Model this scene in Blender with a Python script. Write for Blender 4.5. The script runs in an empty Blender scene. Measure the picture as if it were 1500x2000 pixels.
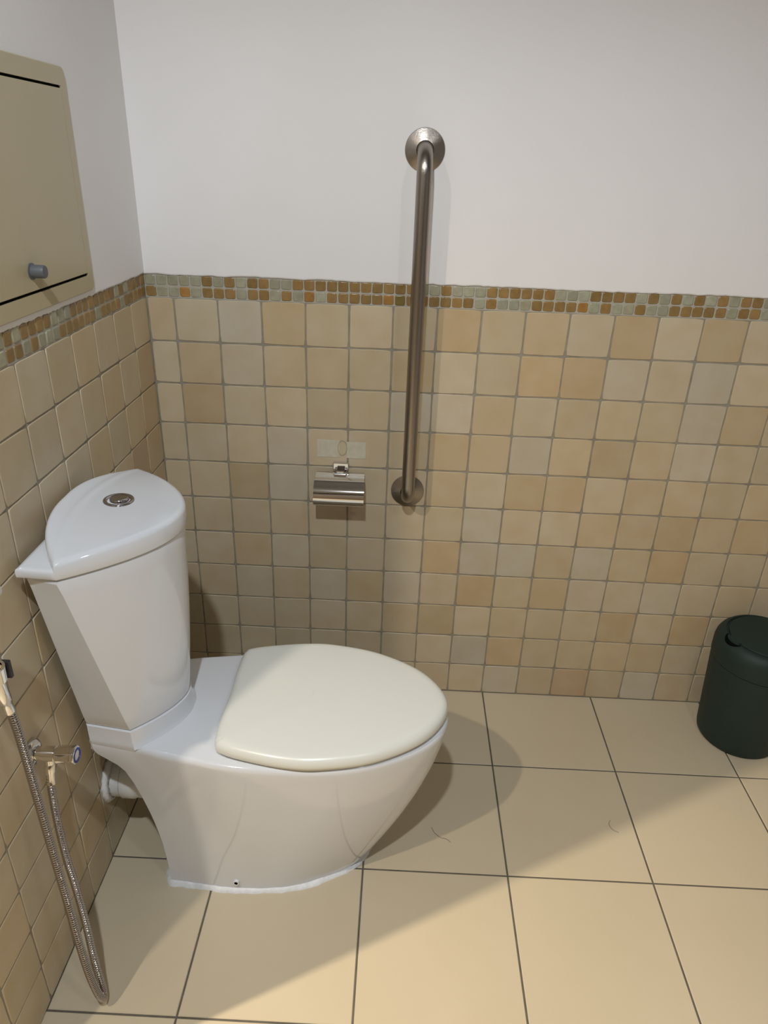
import bpy, bmesh, math, random
from mathutils import Vector, Matrix

# ------------------------------------------------------------------ camera, world, exposure
scene = bpy.context.scene
C = scene.collection
cam_d = bpy.data.cameras.new('camera')
cam = bpy.data.objects.new('camera', cam_d)
C.objects.link(cam)
R_ = Vector((0.99894324, 0.03232161, 0.03267584))
U_ = Vector((-0.04360173, 0.44159442, 0.89615471))   # image up (checked for handedness below)
F_ = Vector((-0.01453569, 0.89663241, -0.44253704))
U_ = R_.cross(F_)
m = Matrix((R_, U_, -F_)).transposed().to_4x4()
m.translation = Vector((0.58374, -1.638133, 1.383449))
cam.matrix_world = m
cam_d.sensor_fit = 'HORIZONTAL'
cam_d.sensor_width = 36.0
cam_d.lens = 1382.3735 / 1500 * 36.0
cam_d.clip_start = 0.01
scene.camera = cam

w = bpy.data.worlds.new('world'); scene.world = w; w.use_nodes = True
w.node_tree.nodes['Background'].inputs[0].default_value = (0.8, 0.85, 0.9, 1)
w.node_tree.nodes['Background'].inputs[1].default_value = 0.02
vs = scene.view_settings
vs.view_transform = 'Standard'; vs.look = 'None'; vs.gamma = 1; vs.use_curve_mapping = False
vs.exposure = 0.06


def downlight(name, loc, power, color, radius=0.035, angle=158, blend=0.5):
    d = bpy.data.lights.new(name, 'SPOT')
    d.energy = power; d.color = color; d.shadow_soft_size = radius
    d.spot_size = math.radians(angle); d.spot_blend = blend
    o = bpy.data.objects.new(name, d); C.objects.link(o); o.location = loc
    return o


downlight('spot_left', (-0.385, -1.755, 2.36), 74, (1.0, 0.87, 0.70), 0.022, 144, 0.6)
downlight('spot_far_left', (-1.20, -1.707, 2.36), 290, (1.0, 0.83, 0.62), 0.022, 144, 0.6)
downlight('spot_middle', (0.45, -1.73, 2.36), 79, (0.89, 0.95, 1.0), 0.028, 164, 0.45)
downlight('added_spot_right', (1.27, -1.73, 2.36), 14, (0.95, 0.97, 1.0), 0.06)  # weak extra lamp, added at the row's spacing without a known source

# ------------------------------------------------------------------ materials
def mat(name, color, rough=0.5, metal=0.0, coat=0.0, noise=0.0, nscale=8.0, bump=0.0, bscale=60.0,
        attr=None, color2=None, spec=0.5, rnoise=0.0):
    mt = bpy.data.materials.new(name); mt.use_nodes = True
    nt = mt.node_tree; N = nt.nodes; L = nt.links
    b = N['Principled BSDF']
    b.inputs['Roughness'].default_value = rough
    b.inputs['Metallic'].default_value = metal
    b.inputs['Coat Weight'].default_value = coat
    b.inputs['Coat Roughness'].default_value = 0.06
    b.inputs['Specular IOR Level'].default_value = spec
    tc = N.new('ShaderNodeTexCoord')
    src = None
    if attr:
        a = N.new('ShaderNodeVertexColor'); a.layer_name = attr; src = a.outputs['Color']
    else:
        rgb = N.new('ShaderNodeRGB'); rgb.outputs[0].default_value = (*color, 1); src = rgb.outputs[0]
    if noise > 0:
        n = N.new('ShaderNodeTexNoise'); n.inputs['Scale'].default_value = nscale
        n.inputs['Detail'].default_value = 5
        L.new(tc.outputs['Object'], n.inputs['Vector'])
        rp = N.new('ShaderNodeMapRange'); rp.inputs[1].default_value = 0.35; rp.inputs[2].default_value = 0.68
        rp.inputs[3].default_value = 0; rp.inputs[4].default_value = noise
        L.new(n.outputs['Fac'], rp.inputs[0])
        mx = N.new('ShaderNodeMix'); mx.data_type = 'RGBA'; mx.blend_type = 'MULTIPLY' if color2 else 'MULTIPLY'
        L.new(rp.outputs[0], mx.inputs[0]); L.new(src, mx.inputs[6])
        mx.inputs[7].default_value = (*(color2 or (0.75, 0.72, 0.66)), 1)
        src = mx.outputs[2]
    L.new(src, b.inputs['Base Color'])
    if rnoise > 0:
        n2 = N.new('ShaderNodeTexNoise'); n2.inputs['Scale'].default_value = 14; n2.inputs['Detail'].default_value = 3
        L.new(tc.outputs['Object'], n2.inputs['Vector'])
        r2 = N.new('ShaderNodeMapRange'); r2.inputs[3].default_value = rough - rnoise; r2.inputs[4].default_value = rough + rnoise
        L.new(n2.outputs['Fac'], r2.inputs[0]); L.new(r2.outputs[0], b.inputs['Roughness'])
    if bump > 0:
        n3 = N.new('ShaderNodeTexNoise'); n3.inputs['Scale'].default_value = bscale; n3.inputs['Detail'].default_value = 4
        L.new(tc.outputs['Object'], n3.inputs['Vector'])
        bp = N.new('ShaderNodeBump'); bp.inputs['Strength'].default_value = bump; bp.inputs['Distance'].default_value = 0.002
        L.new(n3.outputs['Fac'], bp.inputs['Height']); L.new(bp.outputs[0], b.inputs['Normal'])
    return mt


M = {}
M['plaster'] = mat('plaster', (0.80, 0.785, 0.785), 0.75, bump=0.15, bscale=35, noise=0.15, nscale=3)
M['grout'] = mat('grout', (0.31, 0.28, 0.22), 0.9, noise=0.6, nscale=25, color2=(0.6, 0.6, 0.6), bump=0.4, bscale=200)
M['mosaic_grout'] = mat('mosaic_grout', (0.42, 0.40, 0.34), 0.9, noise=0.5, nscale=30)
M['tile'] = mat('wall_tile', (1, 1, 1), 0.42, attr='Col', noise=0.5, nscale=16, color2=(0.88, 0.80, 0.66), bump=0.25, bscale=28, rnoise=0.1)
M['glass_tile'] = mat('mosaic_tile', (1, 1, 1), 0.22, attr='Col', noise=0.6, nscale=60, color2=(0.7, 0.66, 0.6), bump=0.3, bscale=120)
M['floor_tile'] = mat('floor_tile', (0.555, 0.485, 0.355), 0.36, noise=0.5, nscale=2.6, color2=(0.90, 0.88, 0.84), bump=0.12, bscale=12, rnoise=0.08)
M['floor_grout'] = mat('floor_grout', (0.115, 0.105, 0.085), 0.9, noise=0.6, nscale=30, color2=(0.5, 0.5, 0.5))
M['ceramic'] = mat('ceramic', (0.72, 0.745, 0.79), 0.10, coat=0.5)
M['lid'] = mat('seat_plastic', (0.77, 0.785, 0.735), 0.26)
M['silicone'] = mat('silicone', (0.78, 0.80, 0.83), 0.45, noise=0.4, nscale=90, color2=(0.7, 0.7, 0.7), bump=0.8, bscale=120)
M['chrome'] = mat('chrome', (0.80, 0.79, 0.78), 0.07, metal=1)
M['hose'] = mat('hose_steel', (0.42, 0.40, 0.40), 0.10, metal=1)
M['steel'] = mat('brushed_steel', (0.34, 0.305, 0.27), 0.30, metal=1, bump=0.1, bscale=300)
M['button'] = mat('button_chrome', (0.42, 0.40, 0.41), 0.16, metal=1)
M['panel'] = mat('panel_paint', (0.47, 0.405, 0.26), 0.28)
M['dark'] = mat('gap_shade_black', (0.003, 0.004, 0.004), 0.9, spec=0.05)  # near-black colour stands in for the shade inside gaps, holes and seams
M['knob'] = mat('knob_grey', (0.10, 0.11, 0.12), 0.5)
M['pvc'] = mat('white_pvc', (0.72, 0.74, 0.76), 0.3)
M['bin'] = mat('bin_plastic', (0.013, 0.028, 0.024), 0.58, spec=0.35, bump=0.1, bscale=200)
M['blue'] = mat('blue_mark', (0.01, 0.03, 0.22), 0.4)
M['patch'] = mat('adhesive', (0.57, 0.54, 0.43), 0.35, noise=0.5, nscale=70, color2=(0.8, 0.78, 0.7))
M['paint'] = mat('room_paint', (0.30, 0.295, 0.29), 0.8)
M['front_dark'] = mat('front_wall_dark', (0.11, 0.08, 0.055), 0.5, noise=0.6, nscale=3)  # invented dark colour for the unseen front wall, darkens reflections in the chrome
M['stain'] = mat('ring_stain', (0.36, 0.32, 0.23), 0.6)
M['rubber'] = mat('black_rubber', (0.02, 0.02, 0.022), 0.5)
M['hair'] = mat('hair', (0.05, 0.035, 0.025), 0.6)


# ------------------------------------------------------------------ helpers
def mesh_obj(name, bm, mats, parent=None, smooth=False, angle=None, loc=None):
    me = bpy.data.meshes.new(name)
    bmesh.ops.recalc_face_normals(bm, faces=bm.faces)
    bm.to_mesh(me); bm.free()
    if not isinstance(mats, (list, tuple)):
        mats = [mats]
    for k in mats:
        me.materials.append(M[k] if isinstance(k, str) else k)
    o = bpy.data.objects.new(name, me); C.objects.link(o)
    if smooth:
        for p in me.polygons:
            p.use_smooth = True
        if angle:
            me.set_sharp_from_angle(angle=math.radians(angle))
    if parent:
        o.parent = parent
    if loc:
        o.location = loc
    return o


def empty(name, loc, label=None, cat=None, group=None):
    o = bpy.data.objects.new(name, None); C.objects.link(o); o.location = loc
    o.empty_display_size = 0.05
    tag(o, label, cat, group)
    return o


def tag(o, label=None, cat=None, group=None, kind=None):
    if label: o['label'] = label
    if cat: o['category'] = cat
    if group: o['group'] = group
    if kind: o['kind'] = kind
    return o


def box(bm, x0, x1, y0, y1, z0, z1, mi=0):
    v = [bm.verts.new(p) for p in ((x0, y0, z0), (x1, y0, z0), (x1, y1, z0), (x0, y1, z0),
                                   (x0, y0, z1), (x1, y0, z1), (x1, y1, z1), (x0, y1, z1))]
    for f in ((0, 3, 2, 1), (4, 5, 6, 7), (0, 1, 5, 4), (1, 2, 6, 5), (2, 3, 7, 6), (3, 0, 4, 7)):
        bm.faces.new([v[i] for i in f]).material_index = mi
    return v


def bevel_mod(o, wd, seg=3, ang=35):
    b = o.modifiers.new('bevel', 'BEVEL'); b.width = wd; b.segments = seg
    b.limit_method = 'ANGLE'; b.angle_limit = math.radians(ang)
    return b


def frame_for(d):
    d = d.normalized()
    a = Vector((0, 0, 1)) if abs(d.z) < 0.9 else Vector((1, 0, 0))
    n = (a - d * a.dot(d)).normalized()
    return n, d.cross(n)


def tube(bm, pts, radii, seg=16, cap=True, mi=0):
    """sweep a circle along pts (list of Vector) with parallel transport"""
    pts = [Vector(p) for p in pts]
    n = len(pts)
    if not isinstance(radii, (list, tuple)):
        radii = [radii] * n
    tg = []
    for i in range(n):
        a = pts[max(0, i - 1)]; b = pts[min(n - 1, i + 1)]
        tg.append((b - a).normalized())
    nn, _ = frame_for(tg[0])
    rings = []
    for i in range(n):
        nn = (nn - tg[i] * nn.dot(tg[i])).normalized()
        bb = tg[i].cross(nn)
        rings.append([bm.verts.new(pts[i] + (nn * math.cos(2 * math.pi * k / seg) + bb * math.sin(2 * math.pi * k / seg)) * radii[i])
                      for k in range(seg)])
    for i in range(n - 1):
        for k in range(seg):
            f = bm.faces.new((rings[i][k], rings[i][(k + 1) % seg], rings[i + 1][(k + 1) % seg], rings[i + 1][k]))
            f.material_index = mi
    if cap:
        bm.faces.new(rings[0][::-1]).material_index = mi
        bm.faces.new(rings[-1]).material_index = mi


def lathe(bm, prof, seg=48, M4=None, mi=0):
    """prof: list of (r, h); axis z, then transformed by M4"""
    rings = []
    for r, h in prof:
        if r < 1e-6:
            p = Vector((0, 0, h)); p = M4 @ p if M4 else p
            rings.append([bm.verts.new(p)])
        else:
            rg = []
            for k in range(seg):
                a = 2 * math.pi * k / seg
                p = Vector((r * math.cos(a), r * math.sin(a), h))
                rg.append(bm.verts.new(M4 @ p if M4 else p))
            rings.append(rg)
    for a, b in zip(rings[:-1], rings[1:]):
        if len(a) == 1 and len(b) == 1:
            continue
        for k in range(seg):
            k2 = (k + 1) % seg
            if len(a) == 1:
                f = bm.faces.new((a[0], b[k2], b[k]))
            elif len(b) == 1:
                f = bm.faces.new((a[k], a[k2], b[0]))
            else:
                f = bm.faces.new((a[k], a[k2], b[k2], b[k]))
            f.material_index = mi
    return rings


def axis_matrix(origin, direction):
    d = Vector(direction).normalized()
    n, b = frame_for(d)
    mm = Matrix((n, b, d)).transposed().to_4x4()
    mm.translation = Vector(origin)
    return mm


def catmull(pts, n):
    """n samples per span through pts"""
    P = [Vector(p) for p in pts]
    P = [P[0] * 2 - P[1]] + P + [P[-1] * 2 - P[-2]]
    out = []
    for i in range(1, len(P) - 2):
        p0, p1, p2, p3 = P[i - 1], P[i], P[i + 1], P[i + 2]
        for k in range(n):
            t = k / n
            out.append(0.5 * ((2 * p1) + (p2 - p0) * t + (2 * p0 - 5 * p1 + 4 * p2 - p3) * t * t + (3 * p1 - p0 - 3 * p2 + p3) * t ** 3))
    out.append(P[-2])
    return out


# ------------------------------------------------------------------ walls with tiles
COLS = {'P': (0.517, 0.455, 0.351), 'C': (0.538, 0.455, 0.324), 'S': (0.522, 0.428, 0.285),
        'O': (0.500, 0.390, 0.241), 'K': (0.483, 0.368, 0.248)}
MOS = {'G': (0.35, 0.345, 0.25), 'O': (0.29, 0.185, 0.07), 'B': (0.40, 0.215, 0.065), 'V': (0.22, 0.165, 0.05)}
BACK_ROWS = [
    'SCPOSCSOSSCOCOCCSSCSS',
    'CSPSSSOCSOOPCPCCSCSSC',
    'COCCSSPPSCSSSPOSCSSCS',
    'CCCPCCSOSPSOSPSSCSOSC',
    'CCOPCCCSCOOCSSSSCSSPS',
    'CCCCCCCSPCCSSOSOSCSSC',
    'CCSCSCCOPPSPSOSSCSPSS',
    'CCCCPSPCOSOPCPCSCSSCS',
    'CCCCCCSOCSSCOCOCSSCSS',
    'CCCCCCCCPOSSSSCCSCSSC',
    'CSCCSCCCCPSKSPCCSCSSC',
]
LEFT_ROWS = [
    'CSCSSCCSCCSC',
    'OCSSCCSCSCCS',
    'OSCSCCCSCSCC',
    'SKCSCCCCSCCS',
    'SCSCSCSCCSCC',
    'CSCCSCCSCCSC',
    'SCSCCSCCSCSC',
    'CSCSCCSCCSCC',
    'CCSCSCCSCSCC',
    'SCCSCCSCCSCC',
    'CSCCSCSCCSCC',
]
MOS_TOP = 'GGGGGOGOGOOGGOOOOOOOOOOOG' + 'GOGGGOOOOOOGGGOOOOGOGOGOGOGOO' + 'GOOGOGOOGOOGOGOOGOGOOGOOGOOGOGOO'
MOS_BOT = 'OGGBGOOOGOOGOGBGOOOOOBVOO' + 'OOOOGOGGGOOOOBGOGGOGGOOOOOGOO' + 'GOGOOGOOGOOGGOOGOOGOGOOGOGOOGOOG'
LMOS_TOP = 'OOOOGOGOOOOOOOOGGGOOOOGOGOOOGOOOGOOGOOGO'
LMOS_BOT = 'OOOOOGOOOOGOOOOOOGGGOGOOGOOGOOOGOGOOGOOG'
PITCH = 0.1; PZ = 0.099573; H0 = 1.093768; MTOP = 1.1435


def jitter_color(c, rnd, a=0.05):
    s = 1 + rnd.uniform(-a, a); w_ = rnd.uniform(-0.03, 0.03)
    return (c[0] * s * (1 + w_), c[1] * s, c[2] * s * (1 - w_), 1)


def add_tile(bm, lay, to3, a0, a1, z0, z1, col, rnd, mi, gap=0.0015, bev=0.0013, jit=0.0008, col2=None):
    """a pillow-edged handmade tile; to3(a, z, d) gives the world point, d = outward relief"""
    c = [(a0 + gap, z0 + gap), (a1 - gap, z0 + gap), (a1 - gap, z1 - gap), (a0 + gap, z1 - gap)]
    c = [(p[0] + rnd.uniform(-jit, jit), p[1] + rnd.uniform(-jit, jit)) for p in c]
    tilt = [rnd.uniform(-0.0005, 0.0005) for _ in range(4)]
    cx = sum(p[0] for p in c) / 4; cz = sum(p[1] for p in c) / 4
    n = 6
    # edges subdivided for a wavy, handmade outline
    loop = []
    for k in range(4):
        p, q = c[k], c[(k + 1) % 4]; t0, t1 = tilt[k], tilt[(k + 1) % 4]
        for i in range(n):
            t = i / n
            w_ = rnd.uniform(-jit, jit) * 0.35 if i else 0
            corner = 0.0012 if i == 0 else 0.0
            x = p[0] + (q[0] - p[0]) * t + w_; z = p[1] + (q[1] - p[1]) * t + w_
            x += (cx - x) / max(abs(cx - x), 1e-4) * corner; z += (cz - z) / max(abs(cz - z), 1e-4) * corner
            loop.append((x, z, t0 + (t1 - t0) * t))
    def ring(s_in, d):
        out = []
        for x, z, tl in loop:
            L_ = math.hypot(cx - x, cz - z)
            f = s_in / L_
            out.append(bm.verts.new(to3(x + (cx - x) * f * 1.2, z + (cz - z) * f * 1.2, d + tl)))
        return out
    r0 = ring(0, -0.003); r1 = ring(0.0001, -0.0012); r2 = ring(bev * 0.5, -0.0004); r3 = ring(bev, 0.0)
    N = len(loop); faces = []
    for A, B in ((r0, r1), (r1, r2), (r2, r3)):
        for k in range(N):
            faces.append(bm.faces.new((A[k], A[(k + 1) % N], B[(k + 1) % N], B[k])))
    faces.append(bm.faces.new(r3))
    for f in faces:
        f.material_index = mi; f.smooth = len(f.verts) == 4
        for l in f.loops:
            cc = col
            if col2 is not None:
                # a second glaze tone toward one corner (kiln variation of this tile)
                cc = col
            l[lay] = cc


def tile_field(bm, lay, to3, start, rows, first_edge, pitch, a_end, seed):
    rnd = random.Random(seed)
    for r, row in enumerate(rows):
        z1 = H0 - r * PZ; z0 = H0 - (r + 1) * PZ
        if r == len(rows) - 1: z0 = 0.0
        k = 0; a0 = start; a1 = first_edge
        while a0 < a_end - 1e-4:
            ch = row[k % len(row)]
            add_tile(bm, lay, to3, a0, min(a1, a_end), z0, z1, jitter_color(COLS[ch], rnd), rnd, 1)
            a0 = a1; a1 += pitch; k += 1


def mosaic_field(bm, lay, to3, start, top, bot, pitch, a_end, seed):
    rnd = random.Random(seed)
    hz = (MTOP - H0) / 2
    for r, seq in enumerate((top, bot)):
        z1 = MTOP - r * hz; z0 = z1 - hz
        for k in range(len(seq)):
            a0 = start + k * pitch; a1 = a0 + pitch
            if a1 > a_end + 1e-4: break
            add_tile(bm, lay, to3, a0, a1, z0, z1, jitter_color(MOS[seq[k]], rnd, 0.14), rnd, 3, gap=0.0013, bev=0.0018, jit=0.0005)


def plaster_face(bm, to3, a0, a1, z0, z1, seed, mi=4, n=220):
    """painted plaster with a slightly lumpy lip where it meets the mosaic"""
    rnd = random.Random(seed)
    lo, lo2, hi = [], [], []
    back = []
    w_ = 0
    for i in range(n + 1):
        a = a0 + (a1 - a0) * i / n
        w_ = 0.6 * w_ + rnd.uniform(-0.0012, 0.0012)
        back.append(bm.verts.new(to3(a, z0 + w_, -0.003)))
        lo.append(bm.verts.new(to3(a, z0 + w_, 0.0008)))
        lo2.append(bm.verts.new(to3(a, z0 + w_ + 0.0025, 0.0022)))
        hi.append(bm.verts.new(to3(a, z1, 0.0022)))
    for i in range(n):
        for A, B in ((back, lo), (lo, lo2), (lo2, hi)):
            f = bm.faces.new((A[i], A[i + 1], B[i + 1], B[i])); f.material_index = mi


def wall_mesh(name, to3, slab, start, first_edge, rows, pitch, a_end, mtop, mbot, mpitch, seed, ceil=2.4):
    bm = bmesh.new(); lay = bm.loops.layers.float_color.new('Col')
    box(bm, *slab, mi=0)
    # mosaic grout bed
    v = [bm.verts.new(to3(a, z, -0.0014)) for a, z in ((start, H0 - 0.001), (a_end, H0 - 0.001), (a_end, MTOP + 0.003), (start, MTOP + 0.003))]
    bm.faces.new(v).material_index = 2
    tile_field(bm, lay, to3, start, rows, first_edge, pitch, a_end, seed)
    mosaic_field(bm, lay, to3, start, mtop, mbot, mpitch, a_end, seed + 1)
    plaster_face(bm, to3, start, a_end, MTOP, ceil, seed + 2)
    o = mesh_obj(name, bm, ['grout', 'tile', 'mosaic_grout', 'glass_tile', 'plaster'])
    tag(o, kind='structure')
    return o


XR = 2.26; WE = -1.07
wall_back = wall_mesh('wall_back', lambda a, z, d: Vector((a, -d, z)), (-0.1, XR + 0.1, 0.0016, 0.12, -0.02, 2.4),
                      0.0, 0.0618, BACK_ROWS, PITCH, XR, MOS_TOP, MOS_BOT, 0.0256, 11)
tag(wall_back, 'back wall, white plaster over a mosaic band and square sand-coloured tiles')
wall_left = wall_mesh('wall_left', lambda a, z, d: Vector((d, -a, z)), (-0.12, -0.0016, WE, 0.0, -0.02, 2.4),
                      0.0, 0.1003, LEFT_ROWS, 0.0993, -WE, LMOS_TOP, LMOS_BOT, 0.0256, 23)
tag(wall_left, 'left wall, white plaster over a mosaic band and square tan tiles')


def plain(name, b, mk):
    bm = bmesh.new(); box(bm, *b)
    return tag(mesh_obj(name, bm, mk), kind='structure')


plain('wall_left_return', (-2.1, -0.12, WE, WE + 0.1, -0.02, 2.4), 'paint')
plain('wall_far_left', (-2.2, -2.1, -3.2, WE + 0.1, -0.02, 2.4), 'paint')
plain('wall_front', (-2.2, XR + 0.1, -3.3, -3.2, -0.02, 2.4), 'front_dark')
plain('wall_right', (XR, XR + 0.1, -3.2, 0.0, -0.02, 2.4), 'paint')
plain('ceiling', (-2.2, XR + 0.1, -3.3, 0.12, 2.4, 2.5), 'paint')

# floor: large square tiles with dark joints
bm = bmesh.new()
box(bm, -2.2, XR + 0.1, -3.3, 0.12, -0.06, -0.0012, mi=1)
FX, FY, FP = 0.2335, -0.2815, 0.3158
xs = [FX + k * FP for k in range(-8, 8)]; ys = [FY - k * FP for k in range(-1, 11)]
rnd = random.Random(5)
for i in range(len(xs) - 1):
    for j in range(len(ys) - 1):
        x0, x1 = max(xs[i], -2.1), min(xs[i + 1], XR)
        y1, y0 = min(ys[j], 0.0), max(ys[j + 1], -3.2)
        if x1 - x0 < 0.01 or y1 - y0 < 0.01: continue
        if x1 <= 0.0 and y0 >= WE: continue
        if x0 < 0.0 and y0 > WE: x0 = 0.0
        g = 0.0018; b_ = 0.0012; t = rnd.uniform(-0.0001, 0.0001)
        X = (x0 + g if x0 == xs[i] else x0, x1 - g if x1 == xs[i + 1] else x1); Y = (y0 + g, y1 - g if y1 == ys[j] else y1)
        lo = [bm.verts.new((x, y, -0.0012)) for x, y in ((X[0], Y[0]), (X[1], Y[0]), (X[1], Y[1]), (X[0], Y[1]))]
        hi = [bm.verts.new((x, y, t)) for x, y in ((X[0] + b_, Y[0] + b_), (X[1] - b_, Y[0] + b_), (X[1] - b_, Y[1] - b_), (X[0] + b_, Y[1] - b_))]
        for k in range(4):
            bm.faces.new((lo[k], lo[(k + 1) % 4], hi[(k + 1) % 4], hi[k]))
        bm.faces.new(hi)
floor = mesh_obj('floor', bm, ['floor_tile', 'floor_grout'])
tag(floor, 'floor of large square beige tiles with dark joints', kind='structure')

# ------------------------------------------------------------------ toilet
YC = -0.536
toilet = empty('toilet', (0.33, YC, 0), 'white close-coupled ceramic toilet with cream closed lid, beside the left wall', 'toilet')
T0 = Vector((0.33, YC, 0))


def outline(ctrl, sharp, n=10):
    """half outline from back centre to front tip through (x, hw) points; spans before `sharp` are straight"""
    pts = [Vector((x, w_, 0)) for x, w_ in ctrl]
    out = []
    for i in range(sharp):
        for k in range(n):
            out.append(pts[i].lerp(pts[i + 1], k / n))
    rest = pts[sharp:]
    # mirror beyond the tip for a round nose
    nose = Vector((rest[-2].x, -rest[-2].y, 0))
    P = [rest[0] * 2 - rest[1]] + rest + [nose]
    for i in range(1, len(P) - 2):
        p0, p1, p2, p3 = P[i - 1], P[i], P[i + 1], P[i + 2]
        for k in range(n):
            t = k / n
            out.append(0.5 * ((2 * p1) + (p2 - p0) * t + (2 * p0 - 5 * p1 + 4 * p2 - p3) * t * t + (3 * p1 - p0 - 3 * p2 + p3) * t ** 3))
    out.append(pts[-1])
    return [(p.x, max(p.y, 0.0)) for p in out]


def full_loop(half, z, yc=YC):
    """closed loop: near side (y negative) from back centre to tip, then the far side back"""
    near = [(x, yc - w_, z) for x, w_ in half]
    far = [(x, yc + w_, z) for x, w_ in half[1:-1]][::-1]
    return near + far


def loft(bm, loops, cap_lo=True, cap_hi=True):
    rings = [[bm.verts.new(Vector(p) - T0) for p in L_] for L_ in loops]
    n = len(rings[0])
    for A, B in zip(rings[:-1], rings[1:]):
        for k in range(n):
            bm.faces.new((A[k], A[(k + 1) % n], B[(k + 1) % n], B[k]))
    def cap(R):
        h = n // 2
        for k in range(1, h):   # strips between near and far halves
            a, b = R[k], R[n - k]
            if k == 1:
                bm.faces.new((R[0], a, b))
            if k < h - 0 and k + 1 <= h - 1:
                bm.faces.new((a, R[k + 1], R[n - k - 1], b))
            if k + 1 == h:
                bm.faces.new((a, R[h], b))
    if cap_lo: cap(rings[0])
    if cap_hi: cap(rings[-1])
    return rings


FOOT = [(0.135, 0), (0.135, 0.095), (0.147, 0.117), (0.21, 0.122), (0.285, 0.127), (0.39, 0.118), (0.475, 0.086), (0.532, 0.050), (0.557, 0)]
RIM = [(0.026, 0), (0.026, 0.112), (0.034, 0.120), (0.118, 0.132), (0.20, 0.151), (0.35, 0.171), (0.53, 0.158), (0.668, 0.090), (0.711, 0)]


def interp(tab, z):
    for (z0, a), (z1, b) in zip(tab[:-1], tab[1:]):
        if z <= z1:
            t = (z - z0) / (z1 - z0); return a + (b - a) * t
    return tab[-1][1]


WF = [(0, 0), (0.05, 0.20), (0.11, 0.405), (0.17, 0.59), (0.23, 0.745), (0.29, 0.87), (0.34, 0.95), (0.37, 0.985), (0.39, 1.0)]
WB = [(0, 0), (0.06, 0.02), (0.117, 0.055), (0.16, 0.11), (0.205, 0.19), (0.25, 0.29), (0.29, 0.40), (0.32, 0.51), (0.335, 0.62), (0.35, 0.79), (0.362, 0.93), (0.372, 0.985), (0.39, 1.0)]
WS = [(0, 0), (0.10, 0.22), (0.20, 0.47), (0.30, 0.76), (0.36, 0.93), (0.39, 1.0)]


def section(z):
    wf, wb, ws = interp(WF, z), interp(WB, z), interp(WS, z)
    out = []
    kx = [wb, wb, wb, 0.5 * wb + 0.2 * ws, ws, wf, wf, wf, wf]
    for i, (a, b) in enumerate(zip(FOOT, RIM)):
        wy = ws if i < 5 else (ws * 0.4 + wf * 0.6)
        if i == 3:
            # neck crease: runs from the tank corner down into the side
            x = a[0] + (b[0] - a[0]) * ws
            out.append((x, a[1] + (b[1] - a[1]) * ws))
        else:
            out.append((a[0] + (b[0] - a[0]) * kx[i], a[1] + (b[1] - a[1]) * wy))
    return out


zs = [0, 0.03, 0.06, 0.09, 0.12, 0.15, 0.18, 0.205, 0.23, 0.25, 0.27, 0.29, 0.305, 0.32, 0.335, 0.35, 0.362, 0.372, 0.381]
loops = [full_loop(outline(section(z), 3), z) for z in zs]


def inset(half, d, x_back=0.0):
    """shrink a half outline by about d"""
    out = []
    n = len(half)
    for i, (x, w_) in enumerate(half):
        a = half[max(0, i - 1)]; b = half[min(n - 1, i + 1)]
        tx, ty = b[0] - a[0], b[1] - a[1]
        if i == 0: tx, ty = 0, 1
        if i == n - 1: tx, ty = 0, -1
        L_ = math.hypot(tx, ty) or 1
        out.append((x + ty / L_ * d, max(0.0, w_ - tx / L_ * d)))
    return out


rim = outline(section(0.39), 3)
for z, d in ((0.3865, 0.0008), (0.3905, 0.0025), (0.393, 0.0055), (0.394, 0.010)):
    loops.append(full_loop(inset(rim, d), z))
bm = bmesh.new(); loft(bm, loops)


# raised base block the tank sits on, flaring into the deck
def tank_half(xb, hwb, xn, hwn, xa, p=1.9, n=14, rb=0.0):
    out = []
    for k in range(6): out.append((xb, hwb * k / 6))
    for k in range(8):
        t = k / 8; out.append((xb + (xn - xb) * t, hwb + (hwn - hwb) * t))
    for k in range(n + 1):
        s = 1 - (1 - math.cos(math.pi / 2 * (k / n))) if False else 1 - k / n
        s = math.sin(math.pi / 2 * s) if s < 1 else 1.0
        out.append((xa - (xa - xn) * s ** p, hwn * s))
    return out


YT = -0.547
TB = dict(xb=0.030, hwb=0.105, xn=0.116, hwn=0.118, xa=0.192, p=1.75, n=26)
blk = []
for z, g in ((0.366, -0.004), (0.384, 0.0030), (0.392, 0.0088), (0.397, 0.0055), (0.403, 0.0035), (0.415, 0.002), (0.4285, 0.001), (0.4305, -0.003)):
    h = tank_half(**TB)
    h = [(x + (g if i >= 6 else -g * 0.2) * (0.6 if x < 0.12 else 1), w_ + (min(g, 0.0052) * 0.85 if 6 <= i <= 15 else g if i > 15 else 0) * (1 if w_ > 0.002 else 0)) for i, (x, w_) in enumerate(h)]
    blk.append(full_loop(h, z, YT))
loft(bm, blk)
pan = mesh_obj('pan', bm, 'ceramic', toilet, smooth=True, angle=28)

# tank body
def tank_at(t):
    """t 0 bottom .. 1 top"""
    lerp = lambda a, b: a + (b - a) * t
    return tank_half(lerp(0.030, 0.022), lerp(0.105, 0.175), lerp(0.116, 0.073), lerp(0.118, 0.187), lerp(0.192, 0.213), p=lerp(1.75, 1.9), n=26)


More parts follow.
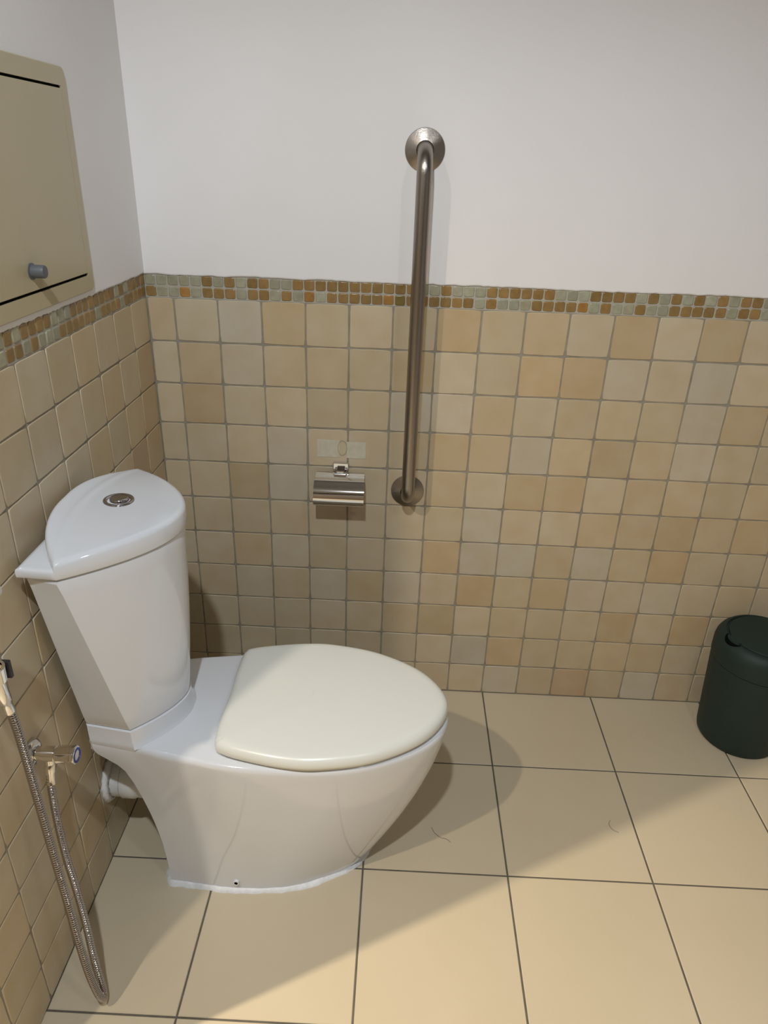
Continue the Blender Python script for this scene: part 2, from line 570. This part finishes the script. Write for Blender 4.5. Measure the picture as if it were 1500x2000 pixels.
bm = bmesh.new()
lo = []
Z0, Z1 = 0.4315, 0.7945
for z, d in ((Z0, 0.004), (Z0 + 0.0015, 0.0012), (Z0 + 0.004, 0.0)):
    lo.append(full_loop(inset(tank_at(0), d), z, YT))
for k in range(1, 12):
    t = k / 12
    lo.append(full_loop([(x + (0.004 * math.sin(math.pi * t) * min(1, (i - 14) / 14) if i > 14 else 0), w_) for i, (x, w_) in enumerate(tank_at(t))], Z0 + (Z1 - Z0) * t, YT))
for z, d in ((Z1 - 0.006, 0.0), (Z1 - 0.002, 0.0012), (Z1, 0.004)):
    lo.append(full_loop(inset(tank_at(1), d), z, YT))
loft(bm, lo)
tank = mesh_obj('tank', bm, 'ceramic', toilet, smooth=True, angle=28)

# tank lid: flat wing plate with a leaf-shaped dome on it
LT = 0.8140


def leaf_back(dy):
    return max(0.0100, 0.0745 - 0.0650 * (1 - min(1, abs(dy)) ** 2.3))


def lid_z(x, y):
    dy = min(1, abs(y - YT) / 0.19)
    xr = 0.078 - 0.034 * (1 - dy ** 2)           # crease line
    d = x - xr
    fade = 1 - dy ** 2.5
    if d > 0:
        h = 0.0190 - 0.050 * d
    else:
        h = 0.0190 + 0.30 * abs(d)
    h += 0.0024 * math.exp(-(d / 0.0065) ** 2)
    return LT + 0.0070 + h * (0.24 + 0.76 * fade)


wing = tank_half(0.012, 0.186, 0.0745, 0.1900, 0.2150, p=1.9, n=30)
bm = bmesh.new()
lz = 0.7965
loft(bm, [full_loop(inset(wing, d), z, YT) for z, d in ((lz, 0.004), (lz + 0.0008, 0.0015), (lz + 0.003, 0.0), (LT - 0.0055, 0.0), (LT - 0.0025, 0.0010), (LT - 0.0008, 0.0030), (LT, 0.0065))])
# leaf loop: near tip -> front arc -> far tip -> back arc
leaf = []
NA = 70
for k in range(NA):
    dy = -1 + 2 * k / NA
    leaf.append((0.2175 - (0.2175 - 0.0745) * abs(dy) ** 1.9, YT + dy * 0.1905))
for k in range(NA):
    dy = 1 - 2 * k / NA
    leaf.append((leaf_back(dy), YT + dy * 0.1905))
cxy = Vector((0.098, YT))


def leaf_ring(f, zf):
    out = []
    for p in leaf:
        q = cxy + (Vector(p) - cxy) * f
        out.append(bm.verts.new(Vector((q.x, q.y, zf(q.x, q.y))) - T0))
    return out


rings = [leaf_ring(0.99, lambda x, y: lz + 0.0008), leaf_ring(0.998, lambda x, y: lz + 0.003)]
rings.append(leaf_ring(1.0, lambda x, y: lz + 0.45 * (lid_z(x, y) - lz)))
for f in (0.998, 0.990, 0.978, 0.962, 0.942, 0.92):
    u = (1 - f) / 0.08
    dr = 1 - math.sqrt(max(0, 1 - (1 - u) ** 2))
    rings.append(leaf_ring(f, lambda x, y, dr=dr: lid_z(x, y) - dr * 0.009))
for k in range(1, 40):
    rings.append(leaf_ring(0.92 * (1 - k / 40), lambda x, y: lid_z(x, y)))
n = len(leaf)
for A, B in zip(rings[:-1], rings[1:]):
    for k in range(n):
        bm.faces.new((A[k], A[(k + 1) % n], B[(k + 1) % n], B[k]))
bm.faces.new(rings[0]); bm.faces.new(rings[-1])
tank_lid = mesh_obj('tank_lid', bm, 'ceramic', toilet, smooth=True, angle=45)

# flush button
BX, BY = 0.100, -0.531
bz = lid_z(BX, BY)
bm = bmesh.new()
mm = Matrix.Translation(Vector((BX, BY, bz)) - T0) @ Matrix.Rotation(math.radians(2), 4, 'Y')
lathe(bm, [(0.0262, -0.006), (0.0262, 0.0012), (0.0255, 0.0022), (0.0238, 0.0026), (0.0200, 0.0016), (0.0190, 0.0004), (0.0186, -0.004)], 48, mm)
ring = mesh_obj('flush_button', bm, 'button', toilet, smooth=True, angle=50); ring['label'] = 'chrome flush button'
bm = bmesh.new()
mm2 = mm @ Matrix.Translation((0.0006, 0.0022, 0.0018)) @ Matrix.Rotation(math.radians(-5), 4, 'X')
lathe(bm, [(0.0165, -0.006), (0.0165, 0.0012), (0.0155, 0.0022), (0.011, 0.0028), (0.0, 0.0030)], 40, mm2)
mesh_obj('push_cap', bm, 'button', ring, smooth=True, angle=50)

# seat ring and closed lid
SEAT = [(0.270, 0), (0.268, 0.06), (0.2695, 0.118), (0.2725, 0.133), (0.282, 0.1455), (0.32, 0.1585), (0.40, 0.1735), (0.47, 0.1735), (0.57, 0.149), (0.665, 0.088), (0.708, 0)]


def smooth_half(ctrl, n=8):
    pts = [Vector((x, w_, 0)) for x, w_ in ctrl]
    back = Vector((pts[1].x, -pts[1].y, 0)); nose = Vector((pts[-2].x, -pts[-2].y, 0))
    P = [back] + pts + [nose]
    out = []
    for i in range(1, len(P) - 2):
        p0, p1, p2, p3 = P[i - 1:i + 3]
        for k in range(n):
            t = k / n
            out.append(0.5 * ((2 * p1) + (p2 - p0) * t + (2 * p0 - 5 * p1 + 4 * p2 - p3) * t * t + (3 * p1 - p0 - 3 * p2 + p3) * t ** 3))
    out.append(pts[-1])
    h = [(p.x, max(0.0, p.y)) for p in out]
    h[0] = (h[0][0], 0.0); h[-1] = (h[-1][0], 0.0)
    return h


SH = smooth_half(SEAT)
bm = bmesh.new()
loft(bm, [full_loop(inset(SH, d), z) for z, d in ((0.3945, 0.010), (0.3955, 0.0075), (0.4005, 0.0065), (0.4025, 0.009))])
seat = mesh_obj('seat_ring', bm, 'lid', toilet, smooth=True, angle=40)
bm = bmesh.new()
prof = [(0.4030, 0.010), (0.4032, 0.004), (0.4042, 0.0012), (0.407, 0.0), (0.413, 0.0), (0.4185, 0.0012), (0.4225, 0.0042), (0.4255, 0.0085),
        (0.4275, 0.0140), (0.4290, 0.021), (0.4300, 0.030), (0.4310, 0.045), (0.4322, 0.07), (0.4328, 0.095)]
loft(bm, [full_loop(inset(SH, d), z) for z, d in prof[:9]] + [
    [(0.465 + (p[0] - 0.465) * f, YC + (p[1] - YC) * f, 0.4275 + 0.0058 * (1 - f ** 2.2)) for p in full_loop(inset(SH, 0.014), 0)]
    for f in (0.96, 0.9, 0.82, 0.7, 0.55, 0.35, 0.15)])
lid = mesh_obj('seat_lid', bm, 'lid', toilet, smooth=True, angle=60)
lid['label'] = 'cream plastic lid, closed'
# fixing-bolt cap on the near side of the foot
hw0 = -0.6655
bm = bmesh.new()
mm = axis_matrix(Vector((0.2886, hw0 - 0.0035, 0.030)) - T0, (0, -1, 0.12))
lathe(bm, [(0.0066, -0.008), (0.0066, 0.0006), (0.0056, 0.0014), (0.0040, 0.0012), (0.0036, 0.0004)], 24, mm, 0)
lathe(bm, [(0.0040, 0.0006), (0.0, 0.0006)], 24, mm, 1)  # black disc stands for the shade inside the bolt hole
mesh_obj('bolt_cap', bm, ['silicone', 'dark'], toilet, smooth=True, angle=50)

# silicone bead around the foot
bm = bmesh.new()
foot = full_loop(outline(FOOT, 3), 0)
rnd = random.Random(8)
pts = []
for i, p in enumerate(foot):
    pts.append(Vector((p[0], p[1], 0.0)) - T0)
cc = Vector((0.33, YC, 0)) - T0
A, B, D = [], [], []
wv = 0; hv = 0
for i, p in enumerate(pts):
    a = pts[i - 1]; b = pts[(i + 1) % len(pts)]
    t = (b - a).normalized(); nrm = Vector((t.y, -t.x, 0))
    if nrm.dot(p - cc) < 0: nrm = -nrm
    wv = 0.6 * wv + rnd.uniform(-0.0014, 0.0014); hv = 0.6 * hv + rnd.uniform(-0.001, 0.001)
    A.append(bm.verts.new(p - nrm * 0.004 + Vector((0, 0, 0.0090 + hv))))
    B.append(bm.verts.new(p + nrm * (0.0048 + wv * 0.6) + Vector((0, 0, 0.007 + hv * 0.6))))
    D.append(bm.verts.new(p + nrm * (0.0090 + wv) + Vector((0, 0, 0.0001))))
n = len(pts)
for P_, Q_ in ((A, B), (B, D)):
    for k in range(n):
        bm.faces.new((P_[k], P_[(k + 1) % n], Q_[(k + 1) % n], Q_[k]))
sl = mesh_obj('sealant_bead', bm, 'silicone', toilet, smooth=True); sl['label'] = 'white silicone bead'

# ------------------------------------------------------------------ waste pipe
PY, PZZ = -0.541, 0.182
wp = empty('waste_pipe', (0.0, PY, PZZ), 'white plastic waste pipe between the left wall and the back of the toilet', 'pipe')
O = Vector((0, PY, PZZ))
bm = bmesh.new(); mm = axis_matrix((0, 0, 0), (1, 0, 0))
lathe(bm, [(0.0, 0.0), (0.042, 0.0), (0.042, 0.030), (0.0445, 0.033), (0.0445, 0.058), (0.042, 0.061), (0.042, 0.112), (0.0, 0.112)], 48, mm)
mesh_obj('pipe_body', bm, 'pvc', wp, smooth=True, angle=40)
bm = bmesh.new()
rr = lathe(bm, [(0.045, 0.004), (0.0435, 0.013), (0.050, 0.008), (0.056, 0.001), (0.045, 0.0008)], 40, mm)
rnd = random.Random(3)
for rg in rr[1:4]:
    for v in rg:
        v.co += Vector((rnd.uniform(-0.001, 0.0015), rnd.uniform(-0.003, 0.003), rnd.uniform(-0.003, 0.003)))
mesh_obj('pipe_sealant', bm, 'silicone', wp, smooth=True)
bm = bmesh.new()
lathe(bm, [(0.0424, 0.0305), (0.0432, 0.0312), (0.0432, 0.0322), (0.0424, 0.0329)], 40, mm)
mesh_obj('pipe_seam', bm, 'dark', wp, smooth=True)

# ------------------------------------------------------------------ grab bar
gb = empty('grab_bar', (0.6145, 0, 1.02), 'vertical brushed steel grab bar on the back wall', 'grab bar')
G0 = Vector((0.6145, 0, 1.02))
zt, zb, off, rt, rb_ = 1.409, 0.639, 0.072, 0.0158, 0.045
path = [Vector((0, -0.004, zt - 1.02))]
for k in range(0, 13):
    a = math.pi / 2 * k / 12
    path.append(Vector((0, -(off - rb_) - rb_ * math.sin(a), zt - 1.02 - rb_ + rb_ * math.cos(a))))
for k in range(1, 12):
    path.append(Vector((0, -off, (zt - rb_) + ((zb + rb_) - (zt - rb_)) * k / 12 - 1.02)))
for k in range(0, 13):
    a = math.pi / 2 * k / 12
    path.append(Vector((0, -(off - rb_) - rb_ * math.cos(a), zb - 1.02 + rb_ - rb_ * math.sin(a))))
path.append(Vector((0, -0.004, zb - 1.02)))
bm = bmesh.new(); tube(bm, path, rt, 36)
mesh_obj('rail', bm, 'steel', gb, smooth=True, angle=50)
for z in (zt, zb):
    bm = bmesh.new(); mm = axis_matrix((0, 0, z - 1.02), (0, -1, 0))
    lathe(bm, [(0.0415, 0.0006), (0.0415, 0.003), (0.0405, 0.0045), (0.020, 0.0120), (0.0182, 0.0125), (0.0165, 0.0115), (0.0165, 0.004)], 64, mm)
    mesh_obj('flange', bm, 'steel', gb, smooth=True, angle=30)

# ------------------------------------------------------------------ toilet paper holder
HX = 0.4455
th = empty('paper_holder', (HX, 0, 0.64), 'empty chrome toilet paper holder with cover, on the tiles left of the grab bar', 'paper holder')
bm = bmesh.new(); box(bm, -0.0195, 0.0195, -0.011, -0.0005, 0.031, 0.071)
o = mesh_obj('mount', bm, 'chrome', th); bevel_mod(o, 0.0022)
bm = bmesh.new(); box(bm, -0.010, 0.010, -0.030, -0.009, 0.040, 0.056)
tube(bm, [(-0.016, -0.027, 0.046), (0.016, -0.027, 0.046)], 0.0065, 16)
o = mesh_obj('hinge', bm, 'chrome', th); bevel_mod(o, 0.002)
# cover: curved plate swept along x
prof = [(-0.014, 0.047), (-0.024, 0.0462), (-0.036, 0.0435), (-0.046, 0.0390), (-0.054, 0.034), (-0.0550, 0.0325), (-0.063, 0.0275), (-0.0700, 0.020), (-0.0750, 0.010), (-0.0770, 0.0),
        (-0.0765, -0.009), (-0.0740, -0.0160), (-0.0700, -0.0195)]
bm = bmesh.new()
th_ = 0.0014
def hwx(y): return 0.0600 + 0.0020 * min(1, max(0, (-y - 0.02) / 0.03))
rows_o, rows_i = [], []
for i, (y, z) in enumerate(prof):
    a = Vector(prof[max(0, i - 1)]); b = Vector(prof[min(len(prof) - 1, i + 1)]); t = (b - a).normalized(); nn = Vector((-t.y, t.x))
    xs_ = [hwx(y) * (k / 6 - 1) for k in range(13)]
    rows_o.append([bm.verts.new((x, y, z)) for x in xs_])
    q = Vector((y, z)) + nn * th_
    rows_i.append([bm.verts.new((x, q.x, q.y)) for x in xs_])
for i in range(len(prof) - 1):
    for k in range(12):
        bm.faces.new((rows_o[i][k], rows_o[i][k + 1], rows_o[i + 1][k + 1], rows_o[i + 1][k]))
        bm.faces.new((rows_i[i][k], rows_i[i][k + 1], rows_i[i + 1][k + 1], rows_i[i + 1][k]))
    for k in (0, 12):
        bm.faces.new((rows_o[i][k], rows_o[i + 1][k], rows_i[i + 1][k], rows_i[i][k]))
for i in (0, len(prof) - 1):
    for k in range(12):
        bm.faces.new((rows_o[i][k], rows_o[i][k + 1], rows_i[i][k + 1], rows_i[i][k]))
mesh_obj('cover', bm, 'chrome', th, smooth=True, angle=30)
bm = bmesh.new()
tube(bm, [(-0.055, -0.020, 0.030), (-0.055, -0.035, -0.012), (-0.054, -0.045, -0.0235), (-0.048, -0.047, -0.026), (0.0, -0.047, -0.0265), (0.058, -0.047, -0.026)], 0.0038, 14)
mesh_obj('roll_bar', bm, 'chrome', th, smooth=True, angle=50)

# adhesive residue left by an earlier fitting
pt = empty('adhesive_patch', (0.4455, 0, 0.742), 'pale rectangular adhesive residue on the tiles above the paper holder', 'adhesive residue')
for x0, x1, z0, z1 in ((-0.061, -0.0055, -0.021, 0.025), (0.0135, 0.061, -0.022, 0.0215)):
    bm = bmesh.new(); box(bm, x0, x1, -0.0010, 0.0004, z0, z1)
    for v in bm.verts:
        v.co.x += random.Random(int(v.co.x * 9999)).uniform(-0.002, 0.002)
    o = mesh_obj('residue', bm, 'patch', pt); bevel_mod(o, 0.0005, 2)
bm = bmesh.new()
rr = []
for k in range(40):
    a = 2 * math.pi * k / 40
    rr.append(Vector((0.003 + 0.011 * math.cos(a), -0.0011, 0.0045 + 0.019 * math.sin(a))))
tube(bm, rr + [rr[0]], 0.0006, 6)
o = mesh_obj('ring_mark', bm, 'stain', pt)

# ------------------------------------------------------------------ access panel
ap = empty('access_panel', (0, -0.48, 1.3285), 'beige metal access panel set in the left wall above the tiles', 'access panel')
def rrect(y0, y1, z0, z1, r, n=8):
    pts = []
    for cy, cz, a0 in ((y1 - r, z1 - r, 0), (y0 + r, z1 - r, 90), (y0 + r, z0 + r, 180), (y1 - r, z0 + r, 270)):
        for k in range(n + 1):
            a = math.radians(a0 + 90 * k / n); pts.append((cy + r * math.cos(a), cz + r * math.sin(a)))
    return pts
A0 = Vector((0, -0.48, 1.3285))
bm = bmesh.new()
OUT = rrect(-0.700, -0.2825, 1.1535, 1.5075, 0.012)
MID = rrect(-0.6985, -0.284, 1.155, 1.506, 0.0108)
INN = rrect(-0.679, -0.3045, 1.1805, 1.4795, 0.002)
rs = []
for L_, x in ((OUT, 0.0), (OUT, 0.0045), (MID, 0.006), (INN, 0.006), (INN, 0.0022)):
    rs.append([bm.verts.new(Vector((x, y, z)) - A0) for y, z in L_])
n = len(OUT)
for P_, Q_ in zip(rs[:-1], rs[1:]):
    for k in range(n):
        bm.faces.new((P_[k], P_[(k + 1) % n], Q_[(k + 1) % n], Q_[k]))
mesh_obj('panel_frame', bm, 'panel', ap, smooth=True, angle=35)
bm = bmesh.new(); box(bm, 0.0022, 0.0030, -0.68 + 0.48, -0.304 + 0.48, 1.180 - 1.3285, 1.480 - 1.3285)  # black sheet behind the door, painted as the shade of its gap
o = mesh_obj('panel_recess_shade', bm, 'dark', ap); o['label'] = 'black sheet for the shade in the gap'
bm = bmesh.new(); box(bm, 0.0030, 0.0062, -0.678 + 0.48, -0.3055 + 0.48, 1.1850 - 1.3285, 1.4755 - 1.3285)
door = mesh_obj('panel_door', bm, 'panel', ap); bevel_mod(door, 0.0010)
bm = bmesh.new(); mm = axis_matrix((0.0062, -0.508 + 0.48, 1.2145 - 1.3285), (1, 0, 0))
lathe(bm, [(0.0, 0.0), (0.0125, 0.0), (0.0125, 0.0015), (0.0100, 0.002), (0.0100, 0.0195), (0.0090, 0.0215), (0.0, 0.0222)], 32, mm)
o = mesh_obj('knob', bm, 'knob', door, smooth=True, angle=40); o['label'] = 'dark grey cylindrical knob'

# ------------------------------------------------------------------ angle valve, sprayer hose
av = empty('angle_valve', (0.0, -0.781, 0.487), 'chrome angle valve with blue ring on the left wall beside the toilet', 'valve')
bm = bmesh.new(); mm = axis_matrix((0, 0, 0), (1, 0, 0))
lathe(bm, [(0.0245, 0.0003), (0.0245, 0.002), (0.0225, 0.006), (0.017, 0.009), (0.012, 0.0095)], 40, mm)
mesh_obj('escutcheon', bm, 'chrome', av, smooth=True, angle=40)
bm = bmesh.new()
lathe(bm, [(0.0, 0.004), (0.0112, 0.004), (0.0112, 0.018), (0.0128, 0.019), (0.0128, 0.041), (0.0112, 0.0425), (0.0, 0.0425)], 40, mm)
mesh_obj('valve_body', bm, 'chrome', av, smooth=True, angle=40)
bm = bmesh.new()
lathe(bm, [(0.0, 0.0428), (0.0140, 0.0428), (0.0150, 0.0445), (0.0155, 0.070), (0.0162, 0.0735), (0.0160, 0.0750), (0.0145, 0.0762), (0.0, 0.0762)], 8, mm)
hd = mesh_obj('handle', bm, 'chrome', av, smooth=True, angle=40); bevel_mod(hd, 0.0008, 2)
bm = bmesh.new()
lathe(bm, [(0.0085, 0.0760), (0.0088, 0.0770), (0.0126, 0.0770), (0.0130, 0.0760)], 40, mm)
o = mesh_obj('blue_ring', bm, 'blue', hd, smooth=True, angle=40); o['label'] = 'blue cold-water ring'
bm = bmesh.new()
tube(bm, [(0.028, 0, -0.008), (0.028, -0.002, -0.021)], 0.0082, 24)
mesh_obj('outlet', bm, 'chrome', av, smooth=True, angle=40)

sp = empty('bidet_sprayer', (0.06, -0.8951, 0.70), 'chrome bidet sprayer with a looping ribbed metal hose hanging by the left wall', 'bidet sprayer')
S0 = Vector((0.06, -0.8951, 0.70))
h1 = [(0.060, -0.8951, 0.6985), (0.061, -0.8900, 0.6623), (0.063, -0.8890, 0.6093), (0.067, -0.8915, 0.5113), (0.072, -0.8955, 0.4132),
      (0.079, -0.9014, 0.3079), (0.086, -0.9085, 0.2099), (0.094, -0.9145, 0.1244), (0.0995, -0.9125, 0.0635)]
h2 = [(0.097, -0.8924, 0.061), (0.088, -0.8811, 0.1111), (0.077, -0.8641, 0.1737), (0.064, -0.8474, 0.2376), (0.051, -0.834, 0.3078),
      (0.038, -0.8145, 0.3748), (0.030, -0.7960, 0.4351), (0.028, -0.7850, 0.4600)]
turn = [(0.1015, -0.9065, 0.0335), (0.1012, -0.9005, 0.0275), (0.0995, -0.8955, 0.0350)]
fine = catmull(h1 + turn + h2, 24)
# resample by arc length
S = [0]
for a, b in zip(fine[:-1], fine[1:]): S.append(S[-1] + (b - a).length)
def at_len(s):
    lo_, hi_ = 0, len(S) - 1
    while hi_ - lo_ > 1:
        md = (lo_ + hi_) // 2
        if S[md] <= s: lo_ = md
        else: hi_ = md
    t = (s - S[lo_]) / max(1e-9, S[hi_] - S[lo_])
    return fine[lo_].lerp(fine[hi_], t)
pit = 0.0046
nrev = int(S[-1] / pit)
pts, rad = [], []
for k in range(nrev):
    for f, r in ((0.0, 0.0047), (0.14, 0.0058), (0.32, 0.0065), (0.5, 0.0067), (0.68, 0.0065), (0.86, 0.0058)):
        pts.append(at_len((k + f) * pit) - S0); rad.append(r)
bm = bmesh.new(); tube(bm, pts, rad, 14)
mesh_obj('hose', bm, 'hose', sp, smooth=True)
def along(pa, pb, prof, seg=28):
    pa, pb = Vector(pa), Vector(pb)
    b_ = bmesh.new(); mm_ = axis_matrix(pa, pb - pa); L_ = (pb - pa).length
    lathe(b_, [(r, t * L_) for r, t in prof], seg, mm_)
    return b_
pA = Vector((0.0602, -0.8935, 0.680)) - S0; pB = Vector((0.055, -0.9000, 0.745)) - S0
o = mesh_obj('hose_fitting', along(pA, pB, [(0.0, 0), (0.0072, 0), (0.0078, 0.3), (0.0100, 0.34), (0.0108, 0.98), (0.0, 1.0)]), 'chrome', sp, smooth=True, angle=40)
p2A = Vector((0.0279, -0.7835, 0.4650)) - S0; p2B = Vector((0.0310, -0.7965, 0.434)) - S0
o = mesh_obj('hose_fitting', along(p2A, p2B, [(0.0, 0), (0.0088, 0), (0.0088, 0.38), (0.0070, 0.45), (0.0068, 1.0), (0.0, 1.0)]), 'chrome', sp, smooth=True, angle=40)
bm = bmesh.new()
tube(bm, [Vector(p) - S0 for p in ((0.055, -0.9000, 0.745), (0.054, -0.903, 0.775), (0.056, -0.906, 0.82), (0.064, -0.908, 0.86), (0.082, -0.909, 0.893))],
     [0.011, 0.0125, 0.013, 0.0145, 0.018], 24)
o = mesh_obj('spray_handle', bm, 'chrome', sp, smooth=True, angle=50)

sh = empty('sprayer_bracket', (0.0, -0.888, 0.752), 'chrome wall bracket with black insert holding the bidet sprayer at the left edge', 'bracket')
bm = bmesh.new(); box(bm, 0.0008, 0.010, -0.016, 0.016, -0.022, 0.022)
o = mesh_obj('wall_plate', bm, 'chrome', sh); bevel_mod(o, 0.003)
bm = bmesh.new()
box(bm, 0.009, 0.044, -0.010, 0.008, -0.008, 0.008)
mmb = axis_matrix((0.0545, -0.0125, -0.012), (0, -0.03, 1))
lathe(bm, [(0.0140, 0), (0.0170, 0), (0.0180, 0.022), (0.0145, 0.022), (0.0140, 0)], 32, mmb)
o = mesh_obj('cradle', bm, 'chrome', sh, smooth=True, angle=40)
bm = bmesh.new()
box(bm, 0.058, 0.070, 0.0035, 0.0095, -0.020, 0.008)
o = mesh_obj('insert', bm, 'rubber', sh); bevel_mod(o, 0.001); o['label'] = 'black rubber insert'

# ------------------------------------------------------------------ waste bin
BC = Vector((1.552, -0.1215, 0))
wb_ = empty('waste_bin', BC, 'dark green round plastic waste bin with swing lid in front of the back wall', 'waste bin')
bm = bmesh.new()
lathe(bm, [(0.0, 0.0), (0.090, 0.0), (0.097, 0.003), (0.1015, 0.010), (0.1035, 0.022), (0.1170, 0.250), (0.1170, 0.2535), (0.110, 0.2535), (0.0, 0.2535)], 96)
mesh_obj('bin_body', bm, 'bin', wb_, smooth=True, angle=40)
bm = bmesh.new()
lathe(bm, [(0.113, 0.2548), (0.1178, 0.2555), (0.1185, 0.258), (0.1188, 0.292), (0.1165, 0.305), (0.111, 0.316), (0.104, 0.323), (0.0975, 0.3265), (0.0955, 0.3262), (0.0950, 0.3225), (0.0, 0.3225)], 96)
rg = mesh_obj('bin_lid', bm, 'bin', wb_, smooth=True, angle=40)
bm = bmesh.new()
lathe(bm, [(0.0920, 0.3226), (0.0920, 0.3268), (0.0910, 0.3280), (0.087, 0.3286), (0.0, 0.3292)], 96, Matrix.Translation((0.0022, -0.001, 0)))
# finger tab of the flap, pointing left towards the shower side
ang = math.radians(192)
dirv = Vector((math.cos(ang), math.sin(ang), 0)); perp = Vector((-dirv.y, dirv.x, 0))
tabs = []
for zz in (0.3222, 0.3282):
    row = []
    for s in range(-6, 7):
        u = s / 6
        p = dirv * (0.088 + 0.0145 * math.cos(u * math.pi / 2) ** 0.6) + perp * (0.020 * u)
        q = Vector((p.x, p.y, zz - (0.003 if zz > 0.325 else 0) * max(0, (p.length - 0.09) / 0.013)))
        row.append(bm.verts.new(q))
    row += [bm.verts.new(dirv * 0.085 + perp * 0.020 + Vector((0, 0, zz))), bm.verts.new(dirv * 0.085 - perp * 0.020 + Vector((0, 0, zz)))]
    tabs.append(row)
n = len(tabs[0])
for k in range(n):
    bm.faces.new((tabs[0][k], tabs[0][(k + 1) % n], tabs[1][(k + 1) % n], tabs[1][k]))
bm.faces.new(tabs[1])
flap = mesh_obj('swing_flap', bm, 'bin', wb_, smooth=True, angle=40)
bm = bmesh.new()
pts = []
for s in range(-10, 11):
    u = s / 10
    p = dirv * (0.0935 + 0.0145 * math.cos(u * math.pi / 2) ** 0.6) + perp * (0.026 * u)
    r_ = p.length
    z = 0.3265 if r_ < 0.0975 else 0.3265 - (r_ - 0.0975) * 0.6
    pts.append(Vector((p.x, p.y, z)))
tube(bm, pts, [0.0014 + 0.0040 * (1 - (s / 10) ** 2) for s in range(-10, 11)], 10)  # solid black crescent, painted as the shade in the finger gap
o = mesh_obj('finger_gap_shade', bm, 'dark', wb_, smooth=True); o['label'] = 'black crescent for the shade of the finger gap'

# ------------------------------------------------------------------ stray hairs on the floor
def hair(pts, label):
    P = catmull([Vector(p) for p in pts], 10)
    o0 = P[0].copy(); b_ = bmesh.new()
    tube(b_, [p - o0 for p in P], 0.00035, 6)
    o = mesh_obj('hair_strand', b_, 'hair', smooth=True); o.location = o0
    return tag(o, label, 'hair', group='stray hairs on the floor')


hair([(0.702, -0.482, 0.0006), (0.709, -0.497, 0.0012), (0.722, -0.508, 0.0006), (0.736, -0.512, 0.0006), (0.745, -0.520, 0.0006)],
     'thin dark hair on the floor tile just right of the toilet foot')
hair([(1.128, -0.436, 0.0006), (1.122, -0.449, 0.0010), (1.127, -0.463, 0.0008), (1.139, -0.470, 0.0006)],
     'thin dark hair near a dark floor joint, between the toilet and the bin')
